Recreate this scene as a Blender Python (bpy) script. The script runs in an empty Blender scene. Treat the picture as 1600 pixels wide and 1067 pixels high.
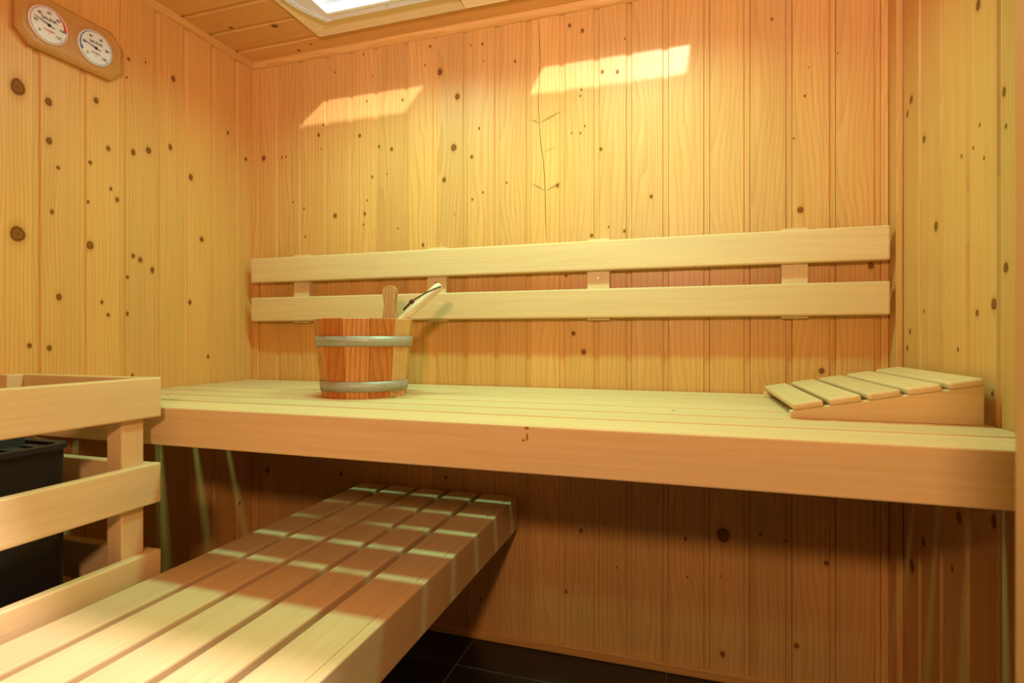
import bpy, bmesh, math, random
from mathutils import Vector, Matrix

random.seed(7)
scene = bpy.context.scene
COL = scene.collection
R = math.radians

# ------------------------------------------------------------------ camera, world, lights, exposure
F_PX, YAW, YH, ZC = 861.4, 0.3079, 526.8, 0.95          # focal length in px of a 1600 px frame, yaw, horizon row, eye height
cd = bpy.data.cameras.new('camera')
cd.sensor_width = 36.0
cd.lens = 36.0 * F_PX / 1600.0
cd.shift_y = -(1067 / 2 - YH) / 1600.0
cd.clip_start = 0.02
cd.dof.use_dof = True
cd.dof.focus_distance = 1.75
cd.dof.aperture_fstop = 8.0
cam = bpy.data.objects.new('camera', cd)
COL.objects.link(cam)
cam.location = (0, 0, ZC)
cam.rotation_euler = (R(90), 0, YAW)
scene.camera = cam

vs = scene.view_settings
vs.view_transform = 'Standard'
vs.look = 'None'
vs.exposure = 0.0
vs.gamma = 1.0
vs.use_curve_mapping = False

LAMP_COL = (0.13, 1.0, 0.36)
FLASH_COL = (1.0, 0.60, 0.32)
LAMP_FILL_COL = (0.82, 0.92, 1.10)
LAMP_W, LAMP_FILL_W, FLASH_W, GLINT_W = 4.0, 2.4, 45.0, 300.0
UPPER_FILL_W = 70.0

world = bpy.data.worlds.new('world')
world.use_nodes = True
bg = world.node_tree.nodes['Background']
bg.inputs[0].default_value = (1.0, 0.62, 0.36, 1)
bg.inputs[1].default_value = 0.08
scene.world = world

# the photographer's flash, above and behind the camera in the doorway
fl = bpy.data.lights.new('camera_flash', 'POINT')
fl.energy = FLASH_W
fl.color = FLASH_COL
fl.shadow_soft_size = 0.055
flo = bpy.data.objects.new('camera_flash', fl)
flo.location = (-0.10, -0.35, 1.33)
COL.objects.link(flo)

# added fill spot beside the flash, brightens the upper walls and the ceiling
hd = bpy.data.lights.new('upper_fill', 'SPOT')
hd.energy = UPPER_FILL_W
hd.color = (1.0, 0.92, 0.95)
hd.spot_size = R(104)
hd.spot_blend = 1.0
hd.shadow_soft_size = 0.055
hdo = bpy.data.objects.new('upper_fill', hd)
hdo.location = (-0.10, -0.35, 1.36)
hdo.rotation_euler = Vector((-0.10, 0.82, 0.56)).to_track_quat('-Z', 'Y').to_euler()
COL.objects.link(hdo)

# the two ceiling lamps (tube behind each glass)
LAMP_X = (-0.833, -0.157)
LAMP_Y = 1.18
LAMP_SHARE = (0.86, 1.10)          # the lamp out of frame on the right burns brighter
for lx, share in zip(LAMP_X, LAMP_SHARE):
    al = bpy.data.lights.new('lamp_tube', 'AREA')
    al.shape = 'RECTANGLE'
    al.size, al.size_y = 0.28, 0.065
    al.energy = LAMP_W * share
    al.color = LAMP_COL
    al.spread = R(150)
    ao = bpy.data.objects.new('lamp_tube', al)
    ao.location = (lx, LAMP_Y, 1.906)
    COL.objects.link(ao)
    # added wide fill light, no actual bulb, lifts the top of the walls
    bl = bpy.data.lights.new('lamp_fill', 'AREA')
    bl.shape = 'RECTANGLE'
    bl.size, bl.size_y = 0.30, 0.075
    bl.spread = R(156)
    bl.energy = LAMP_FILL_W * share
    bl.color = LAMP_FILL_COL
    bo = bpy.data.objects.new('lamp_fill', bl)
    bo.location = (lx, LAMP_Y, 1.9055)
    COL.objects.link(bo)
# added light over the ceiling, stands in for flash reflected by the lamp glass
sl = bpy.data.lights.new('glint_stand_in', 'POINT')
sl.energy = GLINT_W
sl.color = (1.0, 0.90, 1.0)
sl.shadow_soft_size = 0.03
so = bpy.data.objects.new('glint_stand_in', sl)
so.location = (0.137, -0.10, 2.757)
COL.objects.link(so)

# ------------------------------------------------------------------ room measures (metres, camera above the origin)
XL, XR, YB = -1.512, 0.506, 1.632
YF = 0.34                        # inner face of the front wall
ZCEIL = 1.942
CY, SY = math.cos(YAW), math.sin(YAW)


def ray(px, py):
    t = (px - 800) / F_PX
    return Vector((CY * t - SY, SY * t + CY, -(py - YH) / F_PX))


def on(px, py, X=None, Y=None, Z=None):
    r = ray(px, py)
    k = X / r.x if X is not None else Y / r.y if Y is not None else (Z - ZC) / r.z
    return Vector((0, 0, ZC)) + k * r


def at_depth(px, py, d):
    return Vector((0, 0, ZC)) + d * ray(px, py)


# ------------------------------------------------------------------ materials
class NT:
    def __init__(s, name):
        s.m = bpy.data.materials.new(name)
        s.m.use_nodes = True
        s.t = s.m.node_tree
        s.b = s.t.nodes['Principled BSDF']
        s.o = s.t.nodes['Material Output']

    def n(s, kind, **kw):
        nd = s.t.nodes.new(kind)
        for k, v in kw.items():
            setattr(nd, k, v)
        return nd

    def l(s, a, b):
        s.t.links.new(a, b)

    def math(s, op, a, b=None, clamp=False):
        nd = s.n('ShaderNodeMath', operation=op)
        nd.use_clamp = clamp
        for i, v in enumerate((a, b)):
            if v is None:
                continue
            if isinstance(v, (int, float)):
                nd.inputs[i].default_value = v
            else:
                s.l(v, nd.inputs[i])
        return nd.outputs[0]

    def mix(s, fac, a, b, blend='MIX'):
        nd = s.n('ShaderNodeMix', data_type='RGBA', blend_type=blend)
        for sock, v in ((nd.inputs[0], fac), (nd.inputs[6], a), (nd.inputs[7], b)):
            if isinstance(v, (int, float)):
                sock.default_value = v
            elif isinstance(v, tuple):
                sock.default_value = (*v, 1) if len(v) == 3 else v
            else:
                s.l(v, sock)
        return nd.outputs[2]

    def ramp(s, fac, stops):
        nd = s.n('ShaderNodeValToRGB')
        e = nd.color_ramp.elements
        while len(e) < len(stops):
            e.new(0.5)
        for el, (p, c) in zip(e, stops):
            el.position = p
            el.color = (*c, 1) if len(c) == 3 else c
        s.l(fac, nd.inputs[0])
        return nd.outputs[0]


def wood(name, base, dark, axis, ring=0.5, streak=0.35, rough=0.42, spec=0.35, period=0.007, vary=0.16, warp=0.05, bump=0.08, coat=0.0):
    """timber with its grain along local `axis`; attribute kn paints the knots built into a board's mesh"""
    g = NT(name)
    tc = g.n('ShaderNodeTexCoord')
    oi = g.n('ShaderNodeObjectInfo')
    rv = g.n('ShaderNodeVectorMath', operation='SCALE')
    rv.inputs[0].default_value = (0.37, 0.71, 5.3) if axis == 2 else (5.3, 0.71, 0.37) if axis == 0 else (0.37, 5.3, 0.71)
    g.l(oi.outputs['Random'], rv.inputs['Scale'])
    ad = g.n('ShaderNodeVectorMath', operation='ADD')
    g.l(tc.outputs['Object'], ad.inputs[0])
    g.l(rv.outputs[0], ad.inputs[1])
    P = ad.outputs[0]

    def scaled(al, ac):
        m = g.n('ShaderNodeVectorMath', operation='MULTIPLY')
        v = [ac, ac, ac]
        v[axis] = al
        m.inputs[1].default_value = v
        g.l(P, m.inputs[0])
        return m.outputs[0]
    low = g.n('ShaderNodeTexNoise')
    low.inputs['Scale'].default_value = 1.0
    low.inputs['Detail'].default_value = 2.0
    g.l(scaled(1.6, 9.0), low.inputs['Vector'])
    # rings: distorted coordinate
    ws = g.n('ShaderNodeVectorMath', operation='SCALE')
    g.l(low.outputs['Color'], ws.inputs[0])
    ws.inputs['Scale'].default_value = warp
    wa = g.n('ShaderNodeVectorMath', operation='ADD')
    g.l(scaled(0.0, 1.0), wa.inputs[0])
    g.l(ws.outputs[0], wa.inputs[1])
    wv = g.n('ShaderNodeTexWave', wave_type='RINGS', rings_direction='XYZ'[axis], wave_profile='SAW')
    wv.inputs['Scale'].default_value = 0.314 / period
    wv.inputs['Distortion'].default_value = 1.2
    wv.inputs['Detail'].default_value = 2.0
    wv.inputs['Detail Scale'].default_value = 0.6
    g.l(wa.outputs[0], wv.inputs['Vector'])
    st = g.n('ShaderNodeTexNoise')
    st.inputs['Scale'].default_value = 1.0
    st.inputs['Detail'].default_value = 3.0
    g.l(scaled(3.0, 260.0), st.inputs['Vector'])
    big = g.n('ShaderNodeTexNoise')
    big.inputs['Scale'].default_value = 1.0
    g.l(scaled(2.2, 24.0), big.inputs['Vector'])
    rfac = g.math('MULTIPLY', g.math('POWER', wv.outputs['Fac'], 2.2), ring)
    rfac = g.math('MULTIPLY', rfac, g.math('MULTIPLY_ADD', big.outputs['Fac'], 1.4))
    sfac = g.math('MULTIPLY', g.math('SUBTRACT', st.outputs['Fac'], 0.38, True), streak * 2.2)
    fac = g.math('ADD', rfac, sfac, True)
    c = g.mix(fac, base, dark)
    # board-to-board tone
    tone = g.math('MULTIPLY_ADD', oi.outputs['Random'], vary)
    tone.node.inputs[2].default_value = 1.0 - vary * 0.6
    blot = g.math('MULTIPLY_ADD', big.outputs['Fac'], 0.22)
    blot.node.inputs[2].default_value = 0.89
    tv = g.math('MULTIPLY', tone, blot)
    cm = g.n('ShaderNodeCombineColor')
    for i in range(3):
        g.l(tv, cm.inputs[i])
    c = g.mix(1.0, c, cm.outputs[0], 'MULTIPLY')
    # knots
    at = g.n('ShaderNodeAttribute', attribute_name='kn')
    kc = g.ramp(at.outputs['Fac'], [(0.0, (0.62, 0.28, 0.06)), (0.40, (0.45, 0.17, 0.03)), (0.56, (0.085, 0.026, 0.006)), (0.70, (0.27, 0.095, 0.018)), (1.0, (0.13, 0.042, 0.009))])
    kf = g.ramp(at.outputs['Fac'], [(0.0, (0, 0, 0)), (0.35, (0.4, 0.4, 0.4)), (0.5, (0.9, 0.9, 0.9)), (1.0, (0.95, 0.95, 0.95))])
    c = g.mix(kf, c, kc)
    g.l(c, g.b.inputs['Base Color'])
    g.b.inputs['Roughness'].default_value = rough
    kspec = g.math('MULTIPLY', g.math('SUBTRACT', 1.0, kf), spec)
    g.l(kspec, g.b.inputs['Specular IOR Level'])
    if coat:
        g.b.inputs['Coat Weight'].default_value = coat
        g.b.inputs['Coat Roughness'].default_value = 0.25
    bp = g.n('ShaderNodeBump')
    bp.inputs['Strength'].default_value = bump
    bp.inputs['Distance'].default_value = 0.002
    g.l(fac, bp.inputs['Height'])
    g.l(bp.outputs[0], g.b.inputs['Normal'])
    return g.m


def plain(name, col, rough=0.5, metal=0.0, emit=None, spec=0.5):
    g = NT(name)
    g.b.inputs['Base Color'].default_value = (*col, 1)
    g.b.inputs['Roughness'].default_value = rough
    g.b.inputs['Metallic'].default_value = metal
    g.b.inputs['Specular IOR Level'].default_value = spec
    if emit:
        g.b.inputs['Emission Color'].default_value = (*emit[0], 1)
        g.b.inputs['Emission Strength'].default_value = emit[1]
    return g.m


PINE, PINE_D = (0.78, 0.43, 0.140), (0.61, 0.26, 0.052)
BENCH, BENCH_D = (0.78, 0.545, 0.29), (0.68, 0.42, 0.165)
M = {}
for i, a in enumerate('xyz'):
    M['pine_' + a] = wood('knotty_pine_' + a, PINE, PINE_D, i, ring=0.38, streak=0.50)
    M['bench_' + a] = wood('bench_timber_' + a, BENCH, BENCH_D, i, ring=0.16, streak=0.45, rough=0.5, spec=0.25, period=0.012, vary=0.08, bump=0.05)
M['frame_z'] = wood('door_frame_timber', (0.52, 0.29, 0.10), (0.44, 0.22, 0.065), 2, ring=0.12, streak=0.2)  # pine darkened in its colour to imitate shade on the jamb
M['plate_x'] = wood('lamp_panel_timber', (0.93, 0.76, 0.50), (0.84, 0.60, 0.32), 0, ring=0.15, streak=0.25)
M['gauge_wood'] = wood('gauge_board_timber', (0.56, 0.29, 0.085), (0.44, 0.19, 0.04), 1, ring=0.2, streak=0.3, rough=0.35)
M['cedar_a'] = wood('bucket_stave_dark', (0.62, 0.215, 0.045), (0.44, 0.11, 0.016), 2, ring=0.6, streak=0.5, period=0.009, vary=0.1)
M['cedar_b'] = wood('bucket_stave_mid', (0.74, 0.34, 0.11), (0.52, 0.17, 0.035), 2, ring=0.75, streak=0.5, period=0.011, vary=0.1)
M['cedar_c'] = wood('bucket_stave_tan', (0.74, 0.42, 0.16), (0.55, 0.25, 0.07), 2, ring=0.5, streak=0.6, period=0.008, vary=0.1)
M['handle'] = wood('bucket_handle_timber', (0.66, 0.36, 0.14), (0.42, 0.19, 0.055), 2, ring=0.55, streak=0.6, period=0.007)
M['ladle'] = wood('ladle_timber', (0.90, 0.76, 0.50), (0.80, 0.60, 0.33), 0, ring=0.15, streak=0.2, rough=0.35)
M['leather'] = plain('dark_leather', (0.075, 0.028, 0.014), 0.6)
M['black'] = plain('heater_black_enamel', (0.017, 0.016, 0.017), 0.42)
M['rim'] = plain('heater_rim_cast_iron', (0.060, 0.050, 0.046), 0.65, spec=0.2)
M['dark'] = plain('dark_interior', (0.004, 0.004, 0.004), 0.8)
M['bezel'] = plain('lamp_bezel_grey', (0.80, 0.80, 0.98), 0.4)
M['bezel_white'] = plain('lamp_frame_white', (0.86, 0.92, 0.98), 0.3)
M['dial'] = plain('dial_face_white', (0.80, 0.84, 0.90), 0.25)
M['ink'] = plain('black_ink', (0.012, 0.012, 0.014), 0.5)
M['red'] = plain('red_ink', (0.72, 0.06, 0.03), 0.4)
M['blue'] = plain('blue_ink', (0.06, 0.13, 0.50), 0.4)
M['ring_red'] = plain('pale_red_ring', (0.62, 0.22, 0.20), 0.3)
M['ring_blue'] = plain('pale_blue_ring', (0.33, 0.37, 0.58), 0.3)
M['screw'] = plain('steel_screw', (0.50, 0.46, 0.40), 0.35, 0.9)
M['hole'] = plain('dark_hole', (0.012, 0.008, 0.005), 0.9)
M['stain'] = plain('resin_stain', (0.42, 0.17, 0.02), 0.4)


def mk_hoop():
    g = NT('galvanised_hoop')
    tc = g.n('ShaderNodeTexCoord')
    sep = g.n('ShaderNodeSeparateXYZ')
    g.l(tc.outputs['Object'], sep.inputs[0])
    ang = g.math('ARCTAN2', sep.outputs[0], sep.outputs[1])
    s = g.math('SINE', g.math('MULTIPLY', ang, 170.0))
    nz = g.n('ShaderNodeTexNoise')
    nz.inputs['Scale'].default_value = 22
    g.l(tc.outputs['Object'], nz.inputs['Vector'])
    c = g.mix(nz.outputs['Fac'], (0.36, 0.34, 0.29), (0.54, 0.52, 0.46))
    g.l(c, g.b.inputs['Base Color'])
    g.b.inputs['Metallic'].default_value = 0.3
    g.b.inputs['Roughness'].default_value = 0.42
    b = g.n('ShaderNodeBump')
    b.inputs['Strength'].default_value = 0.25
    b.inputs['Distance'].default_value = 0.0006
    g.l(s, b.inputs['Height'])
    g.l(b.outputs[0], g.b.inputs['Normal'])
    return g.m


def mk_tile():
    g = NT('dark_slate_tile')
    tc = g.n('ShaderNodeTexCoord')
    nz = g.n('ShaderNodeTexNoise')
    nz.inputs['Scale'].default_value = 6
    nz.inputs['Detail'].default_value = 5
    g.l(tc.outputs['Object'], nz.inputs['Vector'])
    c = g.mix(nz.outputs['Fac'], (0.006, 0.0055, 0.006), (0.024, 0.022, 0.023))
    g.l(c, g.b.inputs['Base Color'])
    g.b.inputs['Roughness'].default_value = 0.34
    return g.m


def mk_glass():
    """patterned lamp glass: lets light through, glows faintly, cyan-white"""
    g = NT('lamp_glass')
    tr = g.n('ShaderNodeBsdfTransparent')
    tr.inputs[0].default_value = (0.94, 1.0, 0.99, 1)
    em = g.n('ShaderNodeEmission')
    em.inputs[1].default_value = 0.40
    nz = g.n('ShaderNodeTexVoronoi')
    nz.inputs['Scale'].default_value = 90
    tcg = g.n('ShaderNodeTexCoord')
    g.l(tcg.outputs['Object'], nz.inputs['Vector'])
    g.l(g.mix(nz.outputs['Distance'], (0.86, 1.0, 1.0), (0.45, 0.80, 0.82)), em.inputs[0])
    gl = g.n('ShaderNodeBsdfGlossy')
    gl.inputs['Roughness'].default_value = 0.08
    m1 = g.n('ShaderNodeAddShader')
    g.l(tr.outputs[0], m1.inputs[0])
    g.l(em.outputs[0], m1.inputs[1])
    m2 = g.n('ShaderNodeMixShader')
    m2.inputs[0].default_value = 0.06
    g.l(m1.outputs[0], m2.inputs[1])
    g.l(gl.outputs[0], m2.inputs[2])
    g.l(m2.outputs[0], g.o.inputs['Surface'])
    return g.m


def mk_stone():
    g = NT('sauna_stone')
    nz = g.n('ShaderNodeTexNoise')
    nz.inputs['Scale'].default_value = 40
    nz.inputs['Detail'].default_value = 4
    c = g.mix(nz.outputs['Fac'], (0.10, 0.095, 0.08), (0.30, 0.28, 0.22))
    g.l(c, g.b.inputs['Base Color'])
    g.b.inputs['Roughness'].default_value = 0.85
    return g.m


M['hoop'], M['tile'], M['glass'], M['stone'] = mk_hoop(), mk_tile(), mk_glass(), mk_stone()
M['grout'] = plain('grey_grout', (0.16, 0.15, 0.14), 0.8)
M['backing'] = plain('backing_board', (0.30, 0.18, 0.07), 0.8)


# ------------------------------------------------------------------ object helpers
def wloc(o):
    v = Vector((0, 0, 0))
    while o:
        v += o.location
        o = o.parent
    return v


def link(name, me, loc, parent=None, rot=None):
    o = bpy.data.objects.new(name, me)
    COL.objects.link(o)
    if parent:
        o.parent = parent
        o.location = Vector(loc) - wloc(parent)
    else:
        o.location = loc
    if rot:
        o.rotation_euler = rot
    return o


def tag(o, label=None, cat=None, group=None, kind=None):
    for k, v in (('label', label), ('category', cat), ('group', group), ('kind', kind)):
        if v:
            o[k] = v
    return o


def thing(name, loc, label, cat, group=None):
    return tag(link(name, None, loc), label, cat, group)


def mesh(bm, name, mat, smooth=False):
    bmesh.ops.recalc_face_normals(bm, faces=bm.faces)
    me = bpy.data.meshes.new(name)
    bm.to_mesh(me)
    bm.free()
    for m in (mat if isinstance(mat, (list, tuple)) else [mat]):
        me.materials.append(m)
    if smooth:
        for p in me.polygons:
            p.use_smooth = True
    return me


BOXES = {}


def box(name, x0, x1, y0, y1, z0, z1, mat, parent=None, bev=0.003, seg=2, rot=None):
    """bevelled timber piece; alike pieces share one mesh"""
    d = (round(x1 - x0, 4), round(y1 - y0, 4), round(z1 - z0, 4))
    key = (d, bev, seg, mat.name)
    if key not in BOXES:
        bm = bmesh.new()
        bmesh.ops.create_cube(bm, size=1)
        for v in bm.verts:
            v.co = Vector((v.co.x * d[0], v.co.y * d[1], v.co.z * d[2]))
        if bev:
            bmesh.ops.bevel(bm, geom=bm.edges[:], offset=min(bev, min(d) * 0.4), segments=seg, affect='EDGES', profile=0.5)
        BOXES[key] = mesh(bm, name, mat)
    return link(name, BOXES[key], ((x0 + x1) / 2, (y0 + y1) / 2, (z0 + z1) / 2), parent, rot)


def prism(bm, pts, ax, a0, a1):
    """extrude the 2-D outline pts (in the two axes other than ax) from a0 to a1"""
    def co(p, a):
        v = [0, 0, 0]
        o = [i for i in range(3) if i != ax]
        v[o[0]], v[o[1]], v[ax] = p[0], p[1], a
        return Vector(v)
    A = [bm.verts.new(co(p, a0)) for p in pts]
    B = [bm.verts.new(co(p, a1)) for p in pts]
    n = len(pts)
    bm.faces.new(A)
    bm.faces.new(B)
    for i in range(n):
        bm.faces.new((A[i], A[(i + 1) % n], B[(i + 1) % n], B[i]))


def tube(bm, pts, radii, seg=10, flat=1.0):
    """round bar through the points"""
    pts = [Vector(p) for p in pts]
    rings = []
    up = None
    for i, p in enumerate(pts):
        t = (pts[min(i + 1, len(pts) - 1)] - pts[max(i - 1, 0)]).normalized()
        if up is None:
            up = Vector((0, 1, 0)) if abs(t.y) < 0.9 else Vector((1, 0, 0))
        u = (up - t * up.dot(t)).normalized()
        up = u
        w = t.cross(u)
        r = radii[i] if isinstance(radii, (list, tuple)) else radii
        rings.append([bm.verts.new(p + (u * math.cos(a) * r * flat + w * math.sin(a) * r)) for a in (2 * math.pi * k / seg for k in range(seg))])
    for a, b in zip(rings, rings[1:]):
        for k in range(seg):
            bm.faces.new((a[k], a[(k + 1) % seg], b[(k + 1) % seg], b[k]))
    bm.faces.new(rings[0])
    bm.faces.new(rings[-1])


def lathe(bm, prof, seg=48, closed=False):
    rings = []
    for r, z in prof:
        rings.append([bm.verts.new((r * math.cos(2 * math.pi * k / seg), r * math.sin(2 * math.pi * k / seg), z)) for k in range(seg)])
    pairs = list(zip(rings, rings[1:]))
    if closed:
        pairs.append((rings[-1], rings[0]))
    for a, b in pairs:
        for k in range(seg):
            bm.faces.new((a[k], a[(k + 1) % seg], b[(k + 1) % seg], b[k]))
    if not closed:
        bm.faces.new(rings[0])
        bm.faces.new(rings[-1])


GROOVE, GDEPTH, GAP, BT = 0.013, 0.0045, 0.0010, 0.012


def panel_board(parent, origin, u, n, ln, width, length, mat, knots=(), chunk=None, tongue_first=False):
    """one tongue-and-groove board. origin: lower corner on the face plane; u across, n out of the wall, ln along.
    knots: (across, along, radius) from that corner"""
    u, n, ln, origin = Vector(u), Vector(n), Vector(ln), Vector(origin)
    w = width - GAP
    prof = [(0, -BT), (0, -0.0012), (0.0012, 0), (w - GROOVE - 0.003, 0), (w - GROOVE, -GDEPTH), (w, -GDEPTH), (w, -BT)]
    if tongue_first:
        prof = [(w - a, b) for a, b in prof]
    bm = bmesh.new()
    lay = bm.verts.layers.float.new('kn')
    c0 = origin + u * width / 2 + ln * length / 2
    A = [bm.verts.new(origin + u * a + n * b - c0) for a, b in prof]
    B = [bm.verts.new(origin + u * a + n * b + ln * length - c0) for a, b in prof]
    k = len(prof)
    bm.faces.new(A)
    bm.faces.new(B)
    for i in range(k):
        bm.faces.new((A[i], A[(i + 1) % k], B[(i + 1) % k], B[i]))
    bmesh.ops.recalc_face_normals(bm, faces=bm.faces)
    lo, hi = (0.0012, w - GROOVE - 0.003) if not tongue_first else (GROOVE + 0.003, w - 0.0012)
    for (a, l, r) in knots:
        jit = random.uniform(0.85, 1.2)
        ra, rl = r, r * 1.12 * jit
        a = min(max(a, lo + ra * 1.0), hi - ra * 1.0)
        if not (rl * 3 < l < length - rl * 3):
            continue
        ctr = bm.verts.new(origin + u * a + ln * l + n * 0.00035 - c0)
        ctr[lay] = 0.9
        rings = []
        for f, fl_, kv, dz in ((0.55, 0.55, 0.72, 0.00035), (1.0, 1.0, 0.56, 0.0003), (1.22, 1.3, 0.36, 0.0002), (1.9, 3.0, 0.0, 0.0001)):
            ring = []
            for q in range(12):
                t = 2 * math.pi * q / 12
                wob = 1 + 0.1 * math.sin(3 * t + a * 900) if f <= 1.0 else 1
                aa = min(max(a + math.cos(t) * ra * f * wob, lo), hi)
                vtx = bm.verts.new(origin + u * aa + ln * (l + math.sin(t) * rl * fl_ * wob) + n * dz - c0)
                vtx[lay] = kv
                ring.append(vtx)
            rings.append(ring)
        flip = u.cross(ln).dot(n) < 0
        for q in range(12):
            f3 = [ctr, rings[0][q], rings[0][(q + 1) % 12]]
            bm.faces.new(f3[::-1] if flip else f3)
            for ra_, rb_ in zip(rings, rings[1:]):
                f4 = [ra_[q], rb_[q], rb_[(q + 1) % 12], ra_[(q + 1) % 12]]
                bm.faces.new(f4[::-1] if flip else f4)
    me = bpy.data.meshes.new('board')
    bm.to_mesh(me)
    bm.free()
    me.materials.append(mat)
    return link('board', me, c0, parent)


# ------------------------------------------------------------------ knots, as pixels of the photograph thrown onto the wall they belong to
KB = [(412, 247, 4), (441, 246, 1.5), (447, 245, 1.5), (498, 211, 2.7), (511, 194, 1.8), (523, 113, 1.5), (502, 233, 1.2), (523.6, 337, 3.6),
      (477, 370, 1.8), (474, 326, 1.7), (458, 316, 1.5), (573, 158, 1.5), (562, 212, 2.7), (592, 229, 2.3), (612, 233, 2.6), (636, 155, 2.2),
      (687.4, 112.4, 4.8), (714.6, 151, 4.3), (709, 230.6, 5.2), (694, 281, 3.6), (664, 102, 1.4), (568, 85, 1.5), (583.6, 118, 1.2),
      (570, 334, 2.3), (568, 351, 1.5), (574, 313, 1.4), (587, 276, 2), (605, 272, 1.2), (622, 357, 1.4), (661, 383, 2.4), (710, 335, 1.2),
      (805, 96, 2), (756, 95.6, 1.1), (748.5, 200.6, 1.8), (737, 245, 2.6), (754.5, 300.5, 1.7), (738, 311.6, 1.7), (791.7, 285.5, 1.6),
      (941.4, 112.4, 2.6), (964.8, 112.4, 2.6), (906.6, 150, 1.5), (908.4, 140, 1.5), (914, 197, 1.5), (893, 208, 1.4), (907, 208, 1.4),
      (939, 233, 2.7), (1017.6, 307, 2.6), (880, 289, 3), (927, 368, 3), (977, 361, 2.3), (951, 354.5, 1.5), (1250.6, 328, 5), (1257.5, 150, 2),
      (1240, 216.5, 1.5), (1307.6, 83, 1.2), (1263.5, 105.5, 1), (672, 72.6, 2.2), (753.6, 68.6, 2), (735.6, 71, 1.3), (890, 40, 2.8), (910, 48, 2.8),
      (896, 521, 3.5), (912, 550, 4), (1362, 415, 4.5), (1283.7, 579.5, 4.5), (882.5, 431, 2.5), (908, 829, 3), (1130, 836, 10), (1188, 835, 2),
      (1233, 846, 1.6), (1071, 842, 2.5), (1074, 901.5, 1.6), (1126, 900, 1.4), (884, 924, 2.5), (964, 886.6, 1.4), (1129, 1022, 4),
      (1244.5, 1009, 4), (1295, 880, 4), (418, 735, 4.5), (533, 740.7, 3.5), (696.6, 746, 3), (751.5, 936, 2.5), (980, 60, 1.5), (1206, 30, 2)]
KL = [(27.7, 136, 9), (75.7, 159, 4.5), (150, 157, 3.4), (76.5, 220, 4), (90.7, 262, 2.5), (270.7, 123, 3), (266, 230, 3), (169, 232, 3),
      (141, 254, 2.7), (208, 238, 3.2), (232, 235, 4), (298, 277, 3.2), (356, 207.6, 2), (384, 248.5, 2.2), (27.4, 365.5, 9.5), (81, 331, 2.5),
      (138, 383, 5), (208, 400, 2.7), (219, 406, 3.2), (238, 422, 3), (315, 374, 3.3), (92, 464, 3.6), (169, 492, 2.3), (197, 490, 2.2),
      (290, 472, 2.8), (199, 433, 2.3), (136, 315, 2), (173, 295, 2), (183, 312, 2.7), (159, 472, 2.2), (77, 544, 3), (46, 540, 3), (207, 586, 2),
      (325, 557, 2), (196, 120, 1.3), (201, 92.5, 2.2), (227.5, 97.5, 1.3), (372, 787, 2)]
KR = [(1528.7, 7.5, 5), (1424, 155.6, 4.5), (1418, 178, 3), (1444, 217.5, 4), (1566, 146, 4), (1462.7, 353.6, 5), (1531, 195, 2), (1521, 231, 2),
      (1537.7, 247, 2), (1502.5, 244, 2), (1572, 197, 2.5), (1572, 418, 5), (1556, 475, 6), (1527, 489, 3.5), (1422, 518, 3), (1418, 544, 3),
      (1444, 486, 2), (1497, 546, 2.5), (1551, 615, 3), (1425, 884, 7), (1443, 847, 5), (1498.6, 808, 6), (1488, 888, 3), (1558, 818, 6)]
KC = [(429, 40.4, 4), (362, 44, 2.5), (486, 69, 1.7), (467, 78.6, 2)]


def knots_world(lst, **plane):
    out = []
    for px, py, r in lst:
        p = on(px, py, **plane)
        d = -SY * p.x + CY * p.y
        out.append((p, max(r * d / F_PX * 0.80, 0.0016)))
    return out


kb, kl, kr, kc = knots_world(KB, Y=YB), knots_world(KL, X=XL), knots_world(KR, X=XR), knots_world(KC, Z=ZCEIL)
# knots seen obliquely on the side walls are wider than they look
kl = [(p, r * 1.25) for p, r in kl]
kr = [(p, r * 1.5) for p, r in kr]


# ------------------------------------------------------------------ structure
def slab(name, x0, x1, y0, y1, z0, z1, mat, kind='structure'):
    bm = bmesh.new()
    bmesh.ops.create_cube(bm, size=1)
    for v in bm.verts:
        v.co = Vector((x0 + (v.co.x + .5) * (x1 - x0), y0 + (v.co.y + .5) * (y1 - y0), z0 + (v.co.z + .5) * (z1 - z0)))
    o = link(name, mesh(bm, name, mat), (0, 0, 0))
    o['kind'] = kind
    return o


floor = slab('floor', XL - .06, XR + .06, -0.9, YB + .06, -0.05, -0.0012, M['grout'])
TX, TY = 0.584, 0.584
ix = -3
gx0, gy0 = -0.640, 1.476
for i in range(-2, 2):
    for j in range(-5, 1):
        xa, xb = max(gx0 + i * TX, XL), min(gx0 + (i + 1) * TX, XR)
        ya, yb = gy0 + j * TY, min(gy0 + (j + 1) * TY, YB)
        if ya < -0.9 or xb - xa < .03:
            continue
        box('tile', xa + .0015, xb - .0015, ya + .0015, yb - .0015, -0.010, 0.0, M['tile'], floor, bev=0.001, seg=1)

Z0, Z1 = 0.004, ZCEIL - 0.002
wall_back = slab('wall_back', XL - .06, XR + .06, YB + BT + .0005, YB + .06, 0, ZCEIL + .03, M['backing'])
seams = [-1.5115, -1.392, -1.2935, -1.1887, -1.0898, -0.9935, -0.8785, -0.7741, -0.6678, -0.5610, -0.4581, -0.3530, -0.2488, -0.1541, -0.0512,
         0.0596, 0.1634, 0.2676, 0.3712, 0.4733, 0.5055]
for a, b in zip(seams, seams[1:]):
    ks = [(p.x - a, p.z - Z0, r) for p, r in kb if a <= p.x < b]
    panel_board(wall_back, (a, YB, Z0), (1, 0, 0), (0, -1, 0), (0, 0, 1), b - a, Z1 - Z0, M['pine_z'], ks if b - a > .05 else ())

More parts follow.
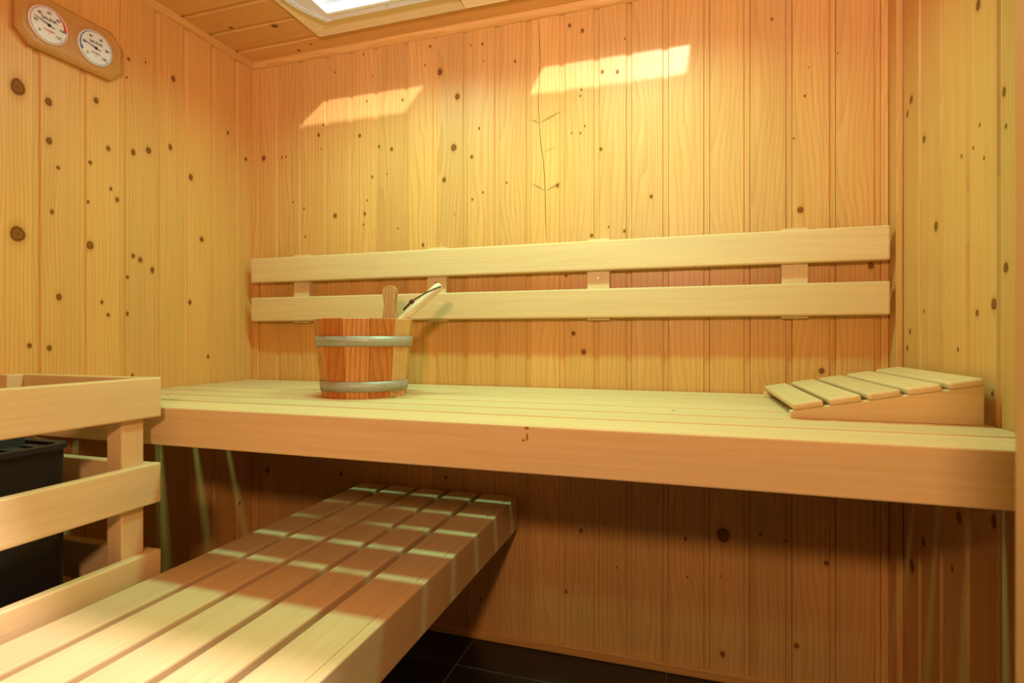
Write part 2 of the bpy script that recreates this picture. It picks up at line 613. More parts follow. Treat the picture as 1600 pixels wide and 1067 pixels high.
wall_left = slab('wall_left', XL - .06, XL - BT - .0005, YF - .12, YB + .06, 0, ZCEIL + .03, M['backing'])
ys = [1.6315, 1.548, 1.447, 1.342, 1.243, 1.138, 1.031, 0.923, 0.817, 0.711, 0.605, 0.499, 0.393, 0.341]
for b, a in zip(ys, ys[1:]):
    ks = [(p.y - a, p.z - Z0, r) for p, r in kl if a <= p.y < b]
    panel_board(wall_left, (XL, a, Z0), (0, 1, 0), (1, 0, 0), (0, 0, 1), b - a, Z1 - Z0, M['pine_z'], ks, tongue_first=True)

wall_right = slab('wall_right', XR + BT + .0005, XR + .06, YF - .12, YB + .06, 0, ZCEIL + .03, M['backing'])
ys = [1.6315, 1.582, 1.474, 1.361, 1.247, 1.138, 1.030, 0.922, 0.814, 0.706, 0.598, 0.490, 0.382, 0.341]
for b, a in zip(ys, ys[1:]):
    ks = [(p.y - a, p.z - Z0, r) for p, r in kr if a <= p.y < b]
    panel_board(wall_right, (XR, a, Z0), (0, 1, 0), (-1, 0, 0), (0, 0, 1), b - a, Z1 - Z0, M['pine_z'], ks if b - a > .06 else (), tongue_first=True)

# ceiling: boards run across, unseen openings added over the lamps for the glint light
ceiling = link('ceiling', None, (0, 0, 0))
bpy.data.objects.remove(ceiling)
bm = bmesh.new()
holes = [(lx - 0.205, lx + 0.205) for lx in LAMP_X]
HY0, HY1 = 1.10, 1.40
strips = [(XL - .06, XR + .06, -0.05 + YF, HY0), (XL - .06, XR + .06, HY1, YB + .06),
          (XL - .06, holes[0][0], HY0, HY1), (holes[0][1], holes[1][0], HY0, HY1), (holes[1][1], XR + .06, HY0, HY1)]
for x0, x1, y0, y1 in strips:
    prism(bm, [(x0, y0), (x1, y0), (x1, y1), (x0, y1)], 2, ZCEIL + BT + .0005, ZCEIL + .03)
ceiling = link('ceiling', mesh(bm, 'ceiling', M['backing']), (0, 0, 0))
ceiling['kind'] = 'structure'
ys = [1.6315, 1.532, 1.420, 1.314, 1.207, 1.100, 0.993, 0.886, 0.779, 0.672, 0.565, 0.458, 0.341]
for b, a in zip(ys, ys[1:]):
    spans = [(XL + .001, XR - .001)]
    if b > HY0 and a < HY1:
        spans = [(XL + .001, holes[0][0]), (holes[0][1], holes[1][0]), (holes[1][1], XR - .001)]
    for x0, x1 in spans:
        ks = [(p.y - a, p.x - x0, r * 1.3) for p, r in kc if a <= p.y < b and x0 < p.x < x1]
        panel_board(ceiling, (x0, a, ZCEIL), (0, 1, 0), (0, 0, -1), (1, 0, 0), b - a, x1 - x0, M['pine_x'], ks, tongue_first=True)

# front wall with the doorway the photograph is taken through
wall_front = slab('wall_front', 0.176, XR + .06, 0.20, YF - .012, 0, ZCEIL + .03, M['pine_z'])
bm = bmesh.new()
for x0, x1, z0, z1 in ((0.176, XR + .06, 0, ZCEIL + .03), (XL - .06, -1.07, 0, ZCEIL + .03), (-1.07, 0.176, 1.925, ZCEIL + .03)):
    prism(bm, [(x0, z0), (x1, z0), (x1, z1), (x0, z1)], 1, 0.20, YF - .0005)
old = wall_front.data
wall_front.data = mesh(bm, 'wall_front', M['pine_z'])
bpy.data.meshes.remove(old)
door = link('door_1', None, (-0.45, 0.27, 0))
door['kind'] = 'structure'
box('jamb', 0.156, 0.176, 0.185, YF, 0, 1.905, M['frame_z'], door, bev=0.002)
box('jamb', -1.07, -1.05, 0.185, YF, 0, 1.905, M['frame_z'], door, bev=0.002)
box('lintel', -1.05, 0.156, 0.185, YF, 1.905, 1.925, M['frame_z'], door, bev=0.002)

# trims: cornice quarter rounds, corner battens, skirting
def trim(name, o):
    o['kind'] = 'structure'
    return o


def qround(r):
    return [(0, 0)] + [(r * math.cos(t), r * math.sin(t)) for t in (math.pi / 2 * k / 5 for k in range(6))]


bm = bmesh.new()
prism(bm, [(YB - a, ZCEIL - b) for a, b in qround(0.019)], 0, XL + .0005, XR - .0005)
trim('trim_1', link('trim_1', mesh(bm, 'trim', M['pine_x']), (0, 0, 0)))
for nm, sx, x0 in (('trim_2', 1, XL), ('trim_3', -1, XR)):
    bm = bmesh.new()
    prism(bm, [(x0 + sx * a, ZCEIL - b) for a, b in qround(0.019)], 1, YF, YB - .019)
    trim(nm, link(nm, mesh(bm, 'trim', M['pine_y']), (0, 0, 0)))
trim('trim_4', box('trim_4', XL + .0003, XL + .030, YB - .007, YB - .0003, 0.028, ZCEIL - .019, M['pine_z'], bev=.002))
trim('trim_5', box('trim_5', XR - .0145, XR - .0003, YB - .050, YB - .0003, 0.028, ZCEIL - .019, M['pine_z'], bev=.002))
trim('b', box('baseboard_back', XL + .001, XR - .001, YB - .014, YB - .0003, 0.0, 0.027, M['pine_x'], bev=.004))
trim('b', box('baseboard_left', XL + .0003, XL + .014, YF, YB - .015, 0.0, 0.027, M['pine_y'], bev=.004))
trim('b', box('baseboard_right', XR - .014, XR - .0003, YF, YB - .015, 0.0, 0.027, M['pine_y'], bev=.004))


def disc(name, c, n, r, mat, parent, seg=10, th=0.0006, squash=(1, 1)):
    """thin round plate: screw head, hole, stain"""
    bm = bmesh.new()
    bmesh.ops.create_cone(bm, cap_ends=True, segments=seg, radius1=r, radius2=r * 0.85, depth=th)
    for v in bm.verts:
        v.co.x *= squash[0]
        v.co.y *= squash[1]
    q = Vector((0, 0, 1)).rotation_difference(Vector(n)).to_matrix().to_4x4()
    bm.transform(q)
    return link(name, mesh(bm, name, mat), Vector(c) + Vector(n) * th * 0.45, parent)


# the split and the branch marks in one board of the back wall
def ribbon(name, pts, w, mat, parent):
    bm = bmesh.new()
    P = [on(x, y, Y=YB - .0003) for x, y in pts]
    pr = None
    for i, p in enumerate(P):
        t = (P[min(i + 1, len(P) - 1)] - P[max(i - 1, 0)]).normalized()
        sd = Vector((0, 1, 0)).cross(t) * w * (0.35 if i in (0, len(P) - 1) else 1.0) / 2
        cur = [bm.verts.new(p - sd - P[0]), bm.verts.new(p + sd - P[0])]
        if pr:
            bm.faces.new((pr[0], cur[0], cur[1], pr[1]))
        pr = cur
    return link(name, mesh(bm, name, mat), P[0], parent)


M['split'] = plain('split_dark', (0.10, 0.045, 0.015), 0.8, spec=0.1)
M['branch'] = plain('branch_mark', (0.50, 0.24, 0.065), 0.6, spec=0.2)
ribbon('crack', [(841.5, 29), (843, 60), (844, 96), (841, 155), (842.4, 190), (844.5, 221), (849, 251), (852, 299), (852.5, 340), (853.5, 374)], .0016, M['split'], wall_back)
for a_, b_, w_ in (((831, 187), (841, 192), .006), ((845, 191), (875, 175), .007), ((831, 287), (850, 297), .006), ((854, 298), (876, 285), .006), ((851, 237), (868, 229), .003)):
    mid = ((a_[0] + b_[0]) / 2, (a_[1] + b_[1]) / 2)
    ribbon('branch_mark', [a_, mid, b_], w_, M['branch'], wall_back)

# ------------------------------------------------------------------ upper bench
ZT = 0.797
YFB = 0.915
ub = thing('upper_bench', (-0.5, 1.26, 0.714), 'long pale slatted upper sauna bench along the back wall with a deep front fascia board', 'bench')
bx0, bx1 = XL + .002, XR - .002
box('fascia', bx0, bx1, YFB, YFB + .022, 0.714, ZT, M['bench_x'], ub, bev=.003)
gaps = [1.035, 1.1415, 1.248, 1.355, 1.4615, 1.568]
edges = [YFB + .0235] + gaps + [1.622]
for k, (a, b) in enumerate(zip(edges, edges[1:])):
    ya = a + (.008 if k else 0)
    yb = b - (.008 if k < len(gaps) else 0)
    box('slat', bx0, bx1, ya, yb, ZT - .026, ZT, M['bench_x'], ub, bev=.003)
for x in (-1.475, -0.70, -0.08, 0.455):
    box('cross_bearer', x - .02, x + .02, YFB + .023, 1.600, ZT - .066, ZT - .0262, M['bench_y'], ub, bev=.002)
box('wall_ledger', bx0, bx1, 1.6005, YB - .001, ZT - .066, ZT - .0262, M['bench_x'], ub, bev=.002)
disc('screw_hole', on(262, 617.5, Z=ZT), (0, 0, 1), .0035, M['hole'], ub)
disc('screw_hole', on(1052, 641.5, Z=ZT), (0, 0, 1), .0035, M['hole'], ub)
for px, py, r, sq in ((823, 669, .003, (1.4, 1)), (823.5, 683, .0022, (1, 3.2)), (818, 688, .0022, (1.6, 1))):
    disc('resin_stain', on(px, py, Y=YFB), (0, -1, 0), r, M['stain'], ub, squash=sq, th=.0003)

# ------------------------------------------------------------------ lower bench
ZL = 0.462
lb = thing('lower_bench', (-0.77, 1.0, 0.362), 'lower slatted step bench running toward the viewer beside the heater guard', 'bench')
ly0, ly1 = 0.345, 1.615
for k in range(5):
    xa = -1.040 + .108 * k
    box('slat', xa, xa + .090, ly0, ly1, ZL - .028, ZL, M['bench_y'], lb, bev=.004)
box('fascia', -0.5175, -0.496, ly0, ly1, 0.362, ZL, M['bench_y'], lb, bev=.003)
for y in (0.42, 1.02, 1.56):
    box('cross_bearer', -1.035, -0.518, y - .02, y + .02, ZL - .068, ZL - .0282, M['bench_x'], lb, bev=.002)
box('wall_cleat', -1.035, -0.53, 1.6152, YB - .001, 0.372, 0.43, M['bench_x'], lb, bev=.002)
for x, y in ((-0.98, 0.46), (-0.60, 0.46)):
    box('leg', x - .02, x + .02, y - .02, y + .02, 0.0, ZL - .068, M['bench_z'], lb, bev=.002)
disc('screw', on(793, 845, X=-.496), (1, 0, 0), .003, M['screw'], lb)

# ------------------------------------------------------------------ backrest
br = thing('backrest', (-0.5, 1.6, 1.0), 'two long flat wooden backrest rails on short upright battens across the back wall', 'backrest')
for z0, z1 in ((1.0055, 1.0895), (1.142, 1.228)):
    box('rail', -1.474, 0.4785, 1.580, 1.602, z0, z1, M['bench_x'], br, bev=.005, seg=3)
for a, b in ((-1.309, -1.246), (-0.795, -0.729), (-0.279, -0.214), (0.237, 0.300)):
    bt = box('batten', a, b, 1.6022, YB - .0005, 1.000, 1.236, M['bench_z'], br, bev=.002)
    disc('screw', ((a + b) / 2, 1.6022, 1.122), (0, -1, 0), .0035, M['screw'], bt)

# ------------------------------------------------------------------ heater guard
hg = thing('heater_guard', (-1.28, 0.65, 0.0), 'wooden guard rail of wide horizontal boards around the black heater', 'guard rail')
for zt in (0.866, 0.686, 0.503, 0.322):
    box('front_board', -1.083, -1.061, 0.345, 0.888, zt - .084, zt, M['bench_y'], hg, bev=.004, seg=3)
    box('return_board', XL + .024, -1.0832, 0.866, 0.888, zt - .084, zt - .001, M['bench_x'], hg, bev=.003)
box('post', -1.125, -1.0832, 0.818, 0.8658, 0.0, 0.845, M['bench_z'], hg, bev=.003)
box('post', -1.125, -1.0832, 0.345, 0.39, 0.0, 0.845, M['bench_z'], hg, bev=.003)
box('post', -1.483, -1.450, 0.832, 0.8658, 0.0, 0.866, M['bench_z'], hg, bev=.003)
box('wall_rail', XL + .001, XL + .023, 0.345, 0.888, 0.785, 0.866, M['pine_y'], hg, bev=.003)

# ------------------------------------------------------------------ heater
def rrect(x0, x1, y0, y1, r, n=5):
    pts = []
    for cx, cy, a0 in ((x1 - r, y1 - r, 0), (x0 + r, y1 - r, 90), (x0 + r, y0 + r, 180), (x1 - r, y0 + r, 270)):
        for k in range(n + 1):
            a = R(a0 + 90 * k / n)
            pts.append((cx + r * math.cos(a), cy + r * math.sin(a)))
    return pts


def ring_prism(bm, outer, inner, z0, z1):
    """flat ring between two outlines with the same point count"""
    n = len(outer)
    V = [[bm.verts.new((*p, z)) for p in o] for o in (outer, inner) for z in (z0, z1)]
    o0, o1, i0, i1 = V
    for k in range(n):
        j = (k + 1) % n
        bm.faces.new((o0[k], o0[j], o1[j], o1[k]))
        bm.faces.new((i0[k], i1[k], i1[j], i0[j]))
        bm.faces.new((o1[k], o1[j], i1[j], i1[k]))
        bm.faces.new((o0[k], i0[k], i0[j], o0[j]))


HX0, HX1, HYA, HYB, HZ = -1.470, -1.172, 0.395, 0.781, 0.741
he = thing('sauna_heater', (-1.32, 0.59, 0.0), 'black electric sauna heater with a slotted cast rim inside the wooden guard', 'heater')
bm = bmesh.new()
ring_prism(bm, rrect(HX0, HX1, HYA, HYB, .028), rrect(HX0 + .004, HX1 - .004, HYA + .004, HYB - .004, .024), 0.14, HZ - .008)
link('casing', mesh(bm, 'casing', M['black']), (0, 0, 0), he).location = -wloc(he)
bm = bmesh.new()
prism(bm, rrect(HX0 + .005, HX1 - .005, HYA + .005, HYB - .005, .023), 2, 0.14, 0.66)
link('inner_tray', mesh(bm, 'inner_tray', M['dark']), -wloc(he) * 0, he).location = -wloc(he)
cx0, cx1, cy0, cy1 = HX0 + .060, HX1 - .060, HYA + .042, HYB - .042
bm = bmesh.new()
o_ = rrect(HX0 - .006, HX1 + .006, HYA - .006, HYB + .006, .034)
ring_prism(bm, o_, rrect(HX0 + .012, HX1 - .012, HYA + .012, HYB - .012, .018), HZ - .010, HZ)
i_ = rrect(cx0 - .005, cx1 + .005, cy0 - .005, cy1 + .005, .02)
ring_prism(bm, i_, rrect(cx0, cx1, cy0, cy1, .014), HZ - .010, HZ)
# webs between the slots
for t in (0.21, 0.5, 0.79):
    y = HYA + (HYB - HYA) * t
    for xa, xb in ((HX0 + .010, cx0 - .008), (cx1 + .008, HX1 - .010)):
        prism(bm, [(xa, y - .013), (xb, y - .013), (xb, y + .013), (xa, y + .013)], 2, HZ - .010, HZ - .0004)
for x in ((HX0 + HX1) / 2,):
    for ya, yb in ((HYA + .010, cy0 - .008), (cy1 + .008, HYB - .010)):
        prism(bm, [(x - .013, ya), (x + .013, ya), (x + .013, yb), (x - .013, yb)], 2, HZ - .010, HZ - .0004)
for xa, xb in ((HX0 + .008, cx0 + .002), (cx1 - .002, HX1 - .008)):
    for ya, yb in ((cy0 - .006, cy0 + .010), (cy1 - .010, cy1 + .006)):
        prism(bm, [(xa, ya), (xb, ya), (xb, yb), (xa, yb)], 2, HZ - .010, HZ - .0008)
link('rim', mesh(bm, 'rim', M['rim']), (0, 0, 0), he).location = -wloc(he)
bm = bmesh.new()
ring_prism(bm, rrect(cx0 - .003, cx1 + .003, cy0 - .003, cy1 + .003, .016), rrect(cx0 + .002, cx1 - .002, cy0 + .002, cy1 - .002, .012), HZ - .02, HZ + .017)
link('stone_collar', mesh(bm, 'stone_collar', M['rim']), (0, 0, 0), he).location = -wloc(he)
for x in (HX0 + .04, HX1 - .04):
    for y in (HYA + .04, HYB - .04):
        box('leg', x - .012, x + .012, y - .012, y + .012, 0, .14, M['black'], he, bev=.002)
rnd = random.Random(3)
for i in range(3):
    for j in range(5):
        bm = bmesh.new()
        bmesh.ops.create_icosphere(bm, subdivisions=2, radius=.0225)
        s1, s2, s3 = rnd.uniform(.8, 1.1), rnd.uniform(.8, 1.1), rnd.uniform(.65, .9)
        for v in bm.verts:
            k = 1 + .16 * math.sin(v.co.x * 140 + i * 3) * math.cos(v.co.y * 120 + j) + rnd.uniform(-.04, .04)
            v.co = Vector((v.co.x * s1 * k, v.co.y * s2 * k, v.co.z * s3 * k))
        x = cx0 + (cx1 - cx0) * (i + .5) / 3
        y = cy0 + (cy1 - cy0) * (j + .5) / 5
        o = link('sauna_stone', mesh(bm, 'sauna_stone', M['stone']), (x, y, HZ + .004 + rnd.uniform(-.003, .004)))
        tag(o, 'grey rough stone lying in the tray on top of the black heater', 'stone', 'stones in the heater tray')
bm = bmesh.new()
prism(bm, rrect(cx0 + .004, cx1 - .004, cy0 + .004, cy1 - .004, .012), 2, .655, HZ - .028)
link('stone_grate', mesh(bm, 'stone_grate', M['dark']), (0, 0, 0), he).location = -wloc(he)

# ------------------------------------------------------------------ bucket
bc = Vector((-0.817, 1.278, ZT))
bk = thing('sauna_bucket', bc, 'round reddish wooden stave bucket with two metal hoops standing on the upper bench', 'bucket')
toc = Vector((0.539, -0.843, 0)).normalized()
rgt = Vector((0.843, 0.539, 0)).normalized()
RB, RT, HB, TH = 0.109, 0.1285, 0.200, 0.015
cols = {0: 'cedar_b', 1: 'cedar_a', 2: 'cedar_c', 3: 'cedar_c', 11: 'cedar_a', 10: 'cedar_b'}
for k in range(12):
    a0, a1 = R(-25 + 30 * k + .25), R(-25 + 30 * (k + 1) - .25)
    am = (a0 + a1) / 2
    bm = bmesh.new()
    V = []
    for z, r in ((0.0, RB), (HB, RT)):
        for (aa, rr) in ((a0, r), (a1, r), (a1, r - TH), (a0, r - TH)):
            p = (toc * math.cos(aa) + rgt * math.sin(aa)) * rr
            V.append(bm.verts.new((p.x, p.y, z)))
    for f in ((0, 1, 2, 3), (4, 5, 6, 7), (0, 1, 5, 4), (1, 2, 6, 5), (2, 3, 7, 6), (3, 0, 4, 7)):
        bm.faces.new([V[i] for i in f])
    bmesh.ops.bevel(bm, geom=bm.edges[:], offset=.0012, segments=1, affect='EDGES')
    link('stave', mesh(bm, 'stave', M[cols.get(k, ('cedar_b', 'cedar_c', 'cedar_a')[k % 3])]), bc, bk)
for z in (0.030, 0.143):
    rr = lambda q: (RB + (RT - RB) * q / HB) + .0004
    bm = bmesh.new()
    lathe(bm, [(rr(z - .0125), z - .0125), (rr(z - .0125) + .0012, z - .0125), (rr(z + .0125) + .0012, z + .0125), (rr(z + .0125), z + .0125)], 60, True)
    link('hoop', mesh(bm, 'hoop', M['hoop'], True), bc, bk)['label'] = 'galvanised metal hoop'
bm = bmesh.new()
lathe(bm, [(RB - TH - .001, .012), (RB - TH - .0005, .024)], 24)
link('base', mesh(bm, 'base', M['cedar_b']), bc, bk)
# the long stave that serves as a grip, at the far rim
gp = at_depth(609.5, 497, 1.56)
hz = gp.z - ZT
prof = [(-.0225, -.03), (-.0215, 0), (-.0155, .016), (-.0128, .034), (-.0150, .052), (-.0200, .066)]
top = [(.0212 * math.cos(a), .072 + .0212 * math.sin(a)) for a in (math.pi - math.pi * k / 8 for k in range(9))]
outl = prof + top + [(-a, b) for a, b in reversed(prof)]
bm = bmesh.new()
prism(bm, outl, 1, -.008, .008)
bmesh.ops.bevel(bm, geom=[e for e in bm.edges if abs(e.verts[0].co.y - e.verts[1].co.y) < 1e-6], offset=.002, segments=2, affect='EDGES')
bmesh.ops.rotate(bm, verts=bm.verts, cent=(0, 0, 0), matrix=Matrix.Rotation(R(9), 3, 'Z'))
gl_ = link('grip', mesh(bm, 'grip', M['handle']), (gp.x, gp.y, gp.z), bk)
gl_['label'] = 'rounded wooden grip rising above the rim'

# ------------------------------------------------------------------ ladle
p_top = at_depth(687.5, 446, 1.475)
p_mid = at_depth(659, 472, 1.478)
p_rim = at_depth(628.5, 499, 1.476)
ld = thing('sauna_ladle', bc + Vector((0, 0, .03)), 'pale wooden ladle handle with a dark leather loop leaning out of the bucket', 'ladle')
pA = bc + Vector((-.018, -.006, .085))
pB = p_rim.lerp(pA, .45) + Vector((.006, 0, -.004))
bm = bmesh.new()
tdir = (p_top - p_mid).normalized()
tube(bm, [pA, pB, p_rim, p_mid, p_top - tdir * .014, p_top - tdir * .003, p_top + tdir * .003], [.010, .0105, .0106, .0114, .0124, .0110, .005], 14, 0.9)
loc = bc + Vector((0, 0, .03))
for v in bm.verts:
    v.co -= loc
link('ladle_handle', mesh(bm, 'ladle_handle', M['ladle'], True), loc, ld)
bm = bmesh.new()
lathe(bm, [(.030, -.022), (.040, -.010), (.043, .018), (.039, .018), (.035, -.008), (.026, -.017)], 24)
link('ladle_bowl', mesh(bm, 'ladle_bowl', M['ladle'], True), bc + Vector((-.030, -.012, .052)), ld)
# leather loop: through the tip, down to a knot and a loose tail
fw = -ray(660, 470).normalized() * .0135
s0 = at_depth(688.5, 447.5, 1.475) + fw
s1 = at_depth(668, 456, 1.470) + fw * .9
s2 = at_depth(645, 469.5, 1.465) + fw * .5
s3 = at_depth(630.5, 484, 1.468) + fw * .4
bm = bmesh.new()
tube(bm, [s0 - fw * .8, s0, s1, s2], .0020, 8)
tube(bm, [at_depth(679.5, 440.5, 1.480), at_depth(683, 444, 1.484), at_depth(672, 455, 1.486)], .0017, 8)
tube(bm, [s2, s2.lerp(s3, .5) + Vector((.001, 0, .001)), s3], [.003, .0034, .0026], 8)
tube(bm, [s2 + Vector((.001, 0, .001)), s2.lerp(s3, .55) + Vector((.004, .002, .003)), s3 + Vector((.006, .002, .004))], [.002, .002, .0014], 8)
for kx in range(3):
    c = s2 + (s3 - s2).normalized() * (.0015 + .003 * kx)
    ax = (s3 - s2).normalized()
    e1 = ax.cross(Vector((0, 0, 1))).normalized()
    e2 = ax.cross(e1)
    tube(bm, [c + (e1 * math.cos(t) + e2 * math.sin(t)) * .0034 for t in (2 * math.pi * k / 10 for k in range(11))], .0027, 6)
for v in bm.verts:
    v.co -= loc
link('leather_loop', mesh(bm, 'leather_loop', M['leather'], True), loc, ld)['label'] = 'dark brown leather loop'

# ------------------------------------------------------------------ headrest
hr = thing('headrest', (0.337, 1.35, ZT), 'low wedge-shaped slatted headrest on the right end of the upper bench', 'headrest')
hx0, hx1, hy0, hy1 = 0.186, 0.488, 1.152, 1.548
zl, zr = 0.0135, 0.0695
slope = math.atan2(zr - zl, hx1 - hx0)
for ya, yb in ((hy0, hy0 + .018), (hy1 - .026, hy1 - .008)):
    bm = bmesh.new()
    prism(bm, [(0, 0), (hx1 - hx0, 0), (hx1 - hx0, zr), (0, zl)], 1, 0, yb - ya)
    bmesh.ops.bevel(bm, geom=bm.edges[:], offset=.0012, segments=1, affect='EDGES')
    link('side_panel', mesh(bm, 'side_panel', M['bench_x']), (hx0, ya, ZT + .0003), hr)
for k in range(5):
    xm = hx0 + .029 + .0617 * k
    zm = ZT + zl + (xm - hx0) * math.tan(slope) + (.0068 + .0004) / math.cos(slope)
    box('slat', xm - .0262, xm + .0262, hy0 - .004, hy1, zm - .0067, zm + .0067, M['bench_y'], hr, bev=.005, seg=3, rot=(0, -slope, 0))

# ------------------------------------------------------------------ thermometer and hygrometer
gb = thing('sauna_gauge', (XL, 1.0, 1.65), 'brown wooden board with two round dials, thermometer and hygrometer, high on the left wall', 'gauge')
gy0_, gy1_, gz0_, gz1_, ch = 0.876, 1.132, 1.649, 1.782, 0.030
def octa(i):
    a, b, c, d, k = gy0_ + i, gy1_ - i, gz0_ + i, gz1_ - i, ch - i * .41
    return [(a + k, c), (b - k, c), (b, c + k), (b, d - k), (b - k, d), (a + k, d), (a, d - k), (a, c + k)]
bm = bmesh.new()
prism(bm, octa(0), 0, XL + .0002, XL + .013)
link('back_plate', mesh(bm, 'back_plate', M['gauge_wood']), (0, 0, 0), gb).location = -wloc(gb)
bm = bmesh.new()
A = [[bm.verts.new((x, *p)) for p in octa(i)] for i, x in ((.0, XL + .0131), (.006, XL + .0185), (.010, XL + .0195), (.0125, XL + .0175))]
for a, b in zip(A, A[1:]):
    for k in range(8):
        bm.faces.new((a[k], a[(k + 1) % 8], b[(k + 1) % 8], b[k]))
bm.faces.new(A[-1])
bm.faces.new(A[0])
link('front_board', mesh(bm, 'front_board', M['gauge_wood']), (0, 0, 0), gb).location = -wloc(gb)
disc('screw', (XL + .0176, .995, 1.745), (1, 0, 0), .002, M['screw'], gb)


def text(body, size, y, z, x, mat, parent, name='lettering', squeeze=1.0):
    cu = bpy.data.curves.new('t', 'FONT')
    cu.body = body
    cu.size = size
    cu.align_x, cu.align_y = 'CENTER', 'CENTER'
    cu.offset = size * .02
    ob = bpy.data.objects.new('t', cu)
    COL.objects.link(ob)
    dg = bpy.context.evaluated_depsgraph_get()
    me = bpy.data.meshes.new_from_object(ob.evaluated_get(dg))
    bpy.data.objects.remove(ob)
    for v in me.vertices:
        v.co = Vector((0.0, v.co.x * squeeze, v.co.y))
    me.materials.clear()
    me.materials.append(mat)
    return link(name, me, (x, y, z), parent)


def arc(bm, x, r0, r1, a0, a1, n=24, taper=None):
    pr = None
    for k in range(n + 1):
        f = k / n
        a = R(a0 + (a1 - a0) * f)
        ri = r0 if taper is None else r1 - (r1 - r0) * (taper[0] + (taper[1] - taper[0]) * f)
        cur = [bm.verts.new((x, math.cos(a) * q, math.sin(a) * q)) for q in (ri, r1)]
        if pr:
            bm.faces.new((pr[0], cur[0], cur[1], pr[1]))
        pr = cur


def dial(yc, zc, ringmat, words, small, mx, needle, label):
    x = XL + .0178
    bm = bmesh.new()
    lathe(bm, [(.044, 0), (.0445, .004), (.0425, .0065), (.0415, .0050)], 40)
    bm.transform(Matrix.Rotation(R(90), 4, 'Y'))
    cs = link('dial', mesh(bm, 'dial', M['dial']), (x, yc, zc), gb)
    cs['label'] = label
    xf = .0053
    bm = bmesh.new()
    arc(bm, xf, .0396, .0412, 0, 360, 60)
    link('ring', mesh(bm, 'ring', ringmat), (x, yc, zc), cs)
    bm = bmesh.new()
    for k in range(0, int(mx) + 1, 10):
        a = R(225 - 270 * k / mx)
        d, e = Vector((0, math.cos(a), math.sin(a))), Vector((0, -math.sin(a), math.cos(a))) * .0003
        r0 = .0365 if k % 20 == 0 else .038
        V = [bm.verts.new(Vector((xf + .0001, 0, 0)) + q) for q in (d * r0 - e, d * r0 + e, d * .0396 + e, d * .0396 - e)]
        bm.faces.new(V)
    link('tick_marks', mesh(bm, 'tick_marks', M['ink']), (x, yc, zc), cs)
    for k in range(0, int(mx) + 1, 20):
        a = R(225 - 270 * k / mx)
        text(str(k), .0094, yc + math.cos(a) * .0295, zc + math.sin(a) * .0295, x + xf + .0001, M['ink'], cs, 'numeral')
    text('SAUNA', .0104, yc, zc + .0135, x + xf + .0001, M['ink'], cs)
    text(words, .0066, yc, zc - .0140, x + xf + .0001, small, cs)
    text('°C' if mx > 100 else '%', .0050, yc, zc - .0205, x + xf + .0001, small, cs)
    bm = bmesh.new()
    if mx > 100:
        arc(bm, xf + .0001, .033, .0396, 225 - 270 * 70 / mx, 225 - 270 * 100 / mx, 16, (.1, 1.0))
    else:
        arc(bm, xf + .0001, .0370, .0405, 225 - 270 * 38 / mx, 225 - 270 * 12 / mx, 12, (.2, 1.0))
        arc(bm, xf + .0001, .0345, .0405, 225 - 270 * 12 / mx, 225 - 270 * 7 / mx, 4)
    link('zone', mesh(bm, 'zone', M['red'] if mx > 100 else M['blue']), (x, yc, zc), cs)
    a = R(needle)
    d, e = Vector((0, math.cos(a), math.sin(a))), Vector((0, -math.sin(a), math.cos(a)))
    bm = bmesh.new()
    prism(bm, [(q.y, q.z) for q in (d * .034 - e * .0003, d * .034 + e * .0003, d * .004 + e * .0013, -d * .013 + e * .0006, -d * .013 - e * .0006, d * .004 - e * .0013)], 0, xf + .0008, xf + .0014)
    link('needle', mesh(bm, 'needle', M['ink']), (x, yc, zc), cs)
    bm = bmesh.new()
    lathe(bm, [(.0038, 0), (.003, .0022)], 16)
    bm.transform(Matrix.Rotation(R(90), 4, 'Y'))
    link('hub', mesh(bm, 'hub', M['ink']), (x + xf + .0003, yc, zc), cs)


dial(0.9430, 1.7135, M['ring_red'], 'THERMO', M['red'], 120, 165, 'white thermometer dial with a red zone')
dial(1.0550, 1.7135, M['ring_blue'], 'HYGRO', M['ink'], 100, 167, 'white hygrometer dial with a blue ring')

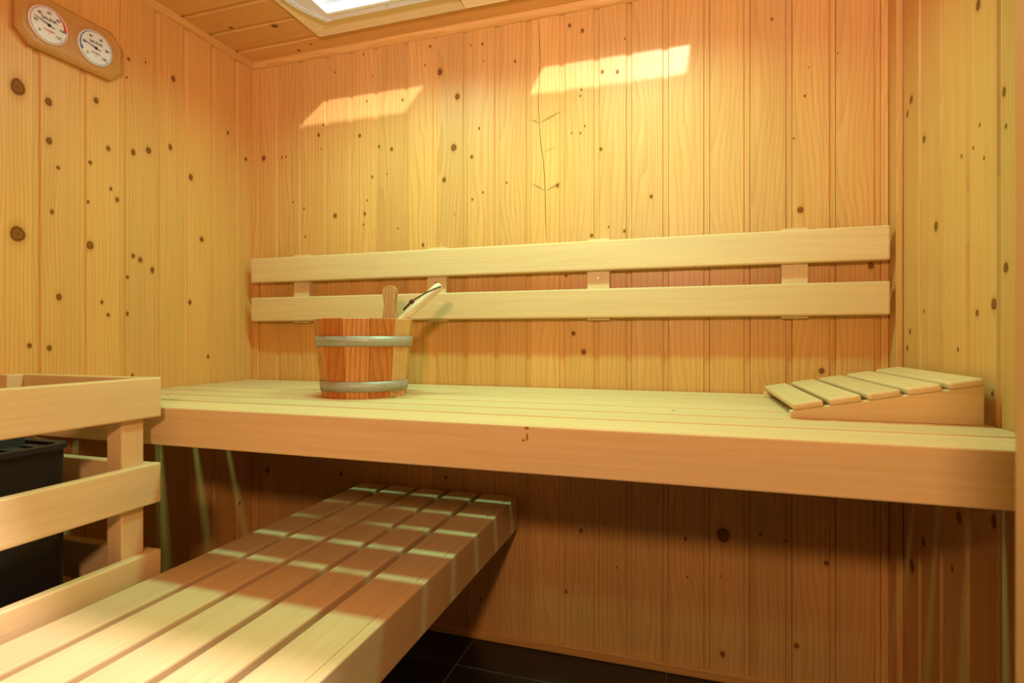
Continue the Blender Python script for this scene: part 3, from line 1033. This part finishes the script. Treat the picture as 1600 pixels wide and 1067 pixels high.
# ------------------------------------------------------------------ ceiling lamps
PZ = 1.930
for i, lx in enumerate(LAMP_X):
    cl = thing('ceiling_lamp', (lx, 1.28, ZCEIL), ('ribbed grey ceiling lamp with bright rectangular glass, near the left wall', 'second ribbed grey ceiling lamp, nearer the right wall')[i], 'ceiling lamp', 'ceiling lamps')
    ox = lx - LAMP_X[0]
    # timber mounting panel with the opening for the glass
    x0, x1 = (-1.145, -0.632) if i == 0 else (-0.629, 0.20)
    y0, y1 = 1.00, 1.526
    gx0_, gx1_, gy0__, gy1__ = lx - .195, lx + .195, 1.155, 1.398
    bm = bmesh.new()
    for a, b, c, d in ((x0, x1, y0, gy0__), (x0, x1, gy1__, y1), (x0, gx0_, gy0__, gy1__), (gx1_, x1, gy0__, gy1__)):
        prism(bm, [(a, c), (b, c), (b, d), (a, d)], 2, PZ, ZCEIL - .0002)
    link('mounting_panel', mesh(bm, 'mounting_panel', M['plate_x']), (0, 0, 0), cl).location = -wloc(cl)
    # bezel: straight sides, bowed ribbed ends
    def outline(gr):
        pts = []
        bx_, ya, yb = .215 + gr, 1.135 - gr, 1.432 + gr
        for s in (1, -1):
            for k in range(11):
                f = k / 10
                y = ya + (yb - ya) * (f if s == 1 else 1 - f)
                bow = .050 * (1 - (2 * f - 1) ** 2)
                pts.append((lx + s * (bx_ + bow), y))
        return pts
    def inner():
        pts = []
        for s in (1, -1):
            for k in range(11):
                f = k / 10
                pts.append((lx + s * .193, 1.166 + (1.402 - 1.166) * (f if s == 1 else 1 - f)))
        return pts
    bm = bmesh.new()
    ring_prism(bm, outline(0), inner(), 1.913, 1.919)
    link('bezel', mesh(bm, 'bezel', M['bezel']), (0, 0, 0), cl).location = -wloc(cl)
    bm = bmesh.new()
    ring_prism(bm, outline(-.012), inner(), 1.919, PZ - .0002)
    link('bezel_base', mesh(bm, 'bezel_base', M['bezel_white']), (0, 0, 0), cl).location = -wloc(cl)
    bm = bmesh.new()
    op = outline(.0005)
    for s0_ in (0, 11):
        for k in range(s0_, s0_ + 10):
            for h in range(4):
                f = (h + .5) / 4
                px_ = op[k][0] + (op[k + 1][0] - op[k][0]) * f
                py_ = op[k][1] + (op[k + 1][1] - op[k][1]) * f
                sx_ = 1 if s0_ == 0 else -1
                prism(bm, [(px_, py_ - .0014), (px_ - sx_ * .020, py_ - .0014), (px_ - sx_ * .020, py_ + .0014), (px_, py_ + .0014)], 2, 1.9108, PZ - .0004)
    rb = link('ribs', mesh(bm, 'ribs', M['bezel_white']), (0, 0, 0), cl)
    rb.location = -wloc(cl)
    rb['kind'] = 'stuff'
    # white inner frame and glass; unseen wide front rail added to trim the glint
    bm = bmesh.new()
    ring_prism(bm, rrect(lx - .1925, lx + .1925, 1.1665, 1.4015, .008), rrect(lx - .185, lx + .185, 1.243, 1.391, .006), 1.910, 1.934)
    link('glass_frame', mesh(bm, 'glass_frame', M['bezel_white']), (0, 0, 0), cl).location = -wloc(cl)
    bm = bmesh.new()
    prism(bm, rrect(lx - .1845, lx + .1845, 1.2435, 1.3905, .005), 2, 1.924, 1.927)
    link('glass', mesh(bm, 'glass', M['glass']), (0, 0, 0), cl).location = -wloc(cl)
    for px_, py_ in ((lx - .205, 1.418), (lx + .205, 1.418), (lx - .205, 1.15), (lx + .205, 1.15), (lx, 1.418)):
        disc('screw', (px_, py_, 1.913), (0, 0, -1), .0028, M['screw'], cl)
    disc('screw', (x0 + .05, y1 - .04, PZ), (0, 0, -1), .003, M['screw'], cl)
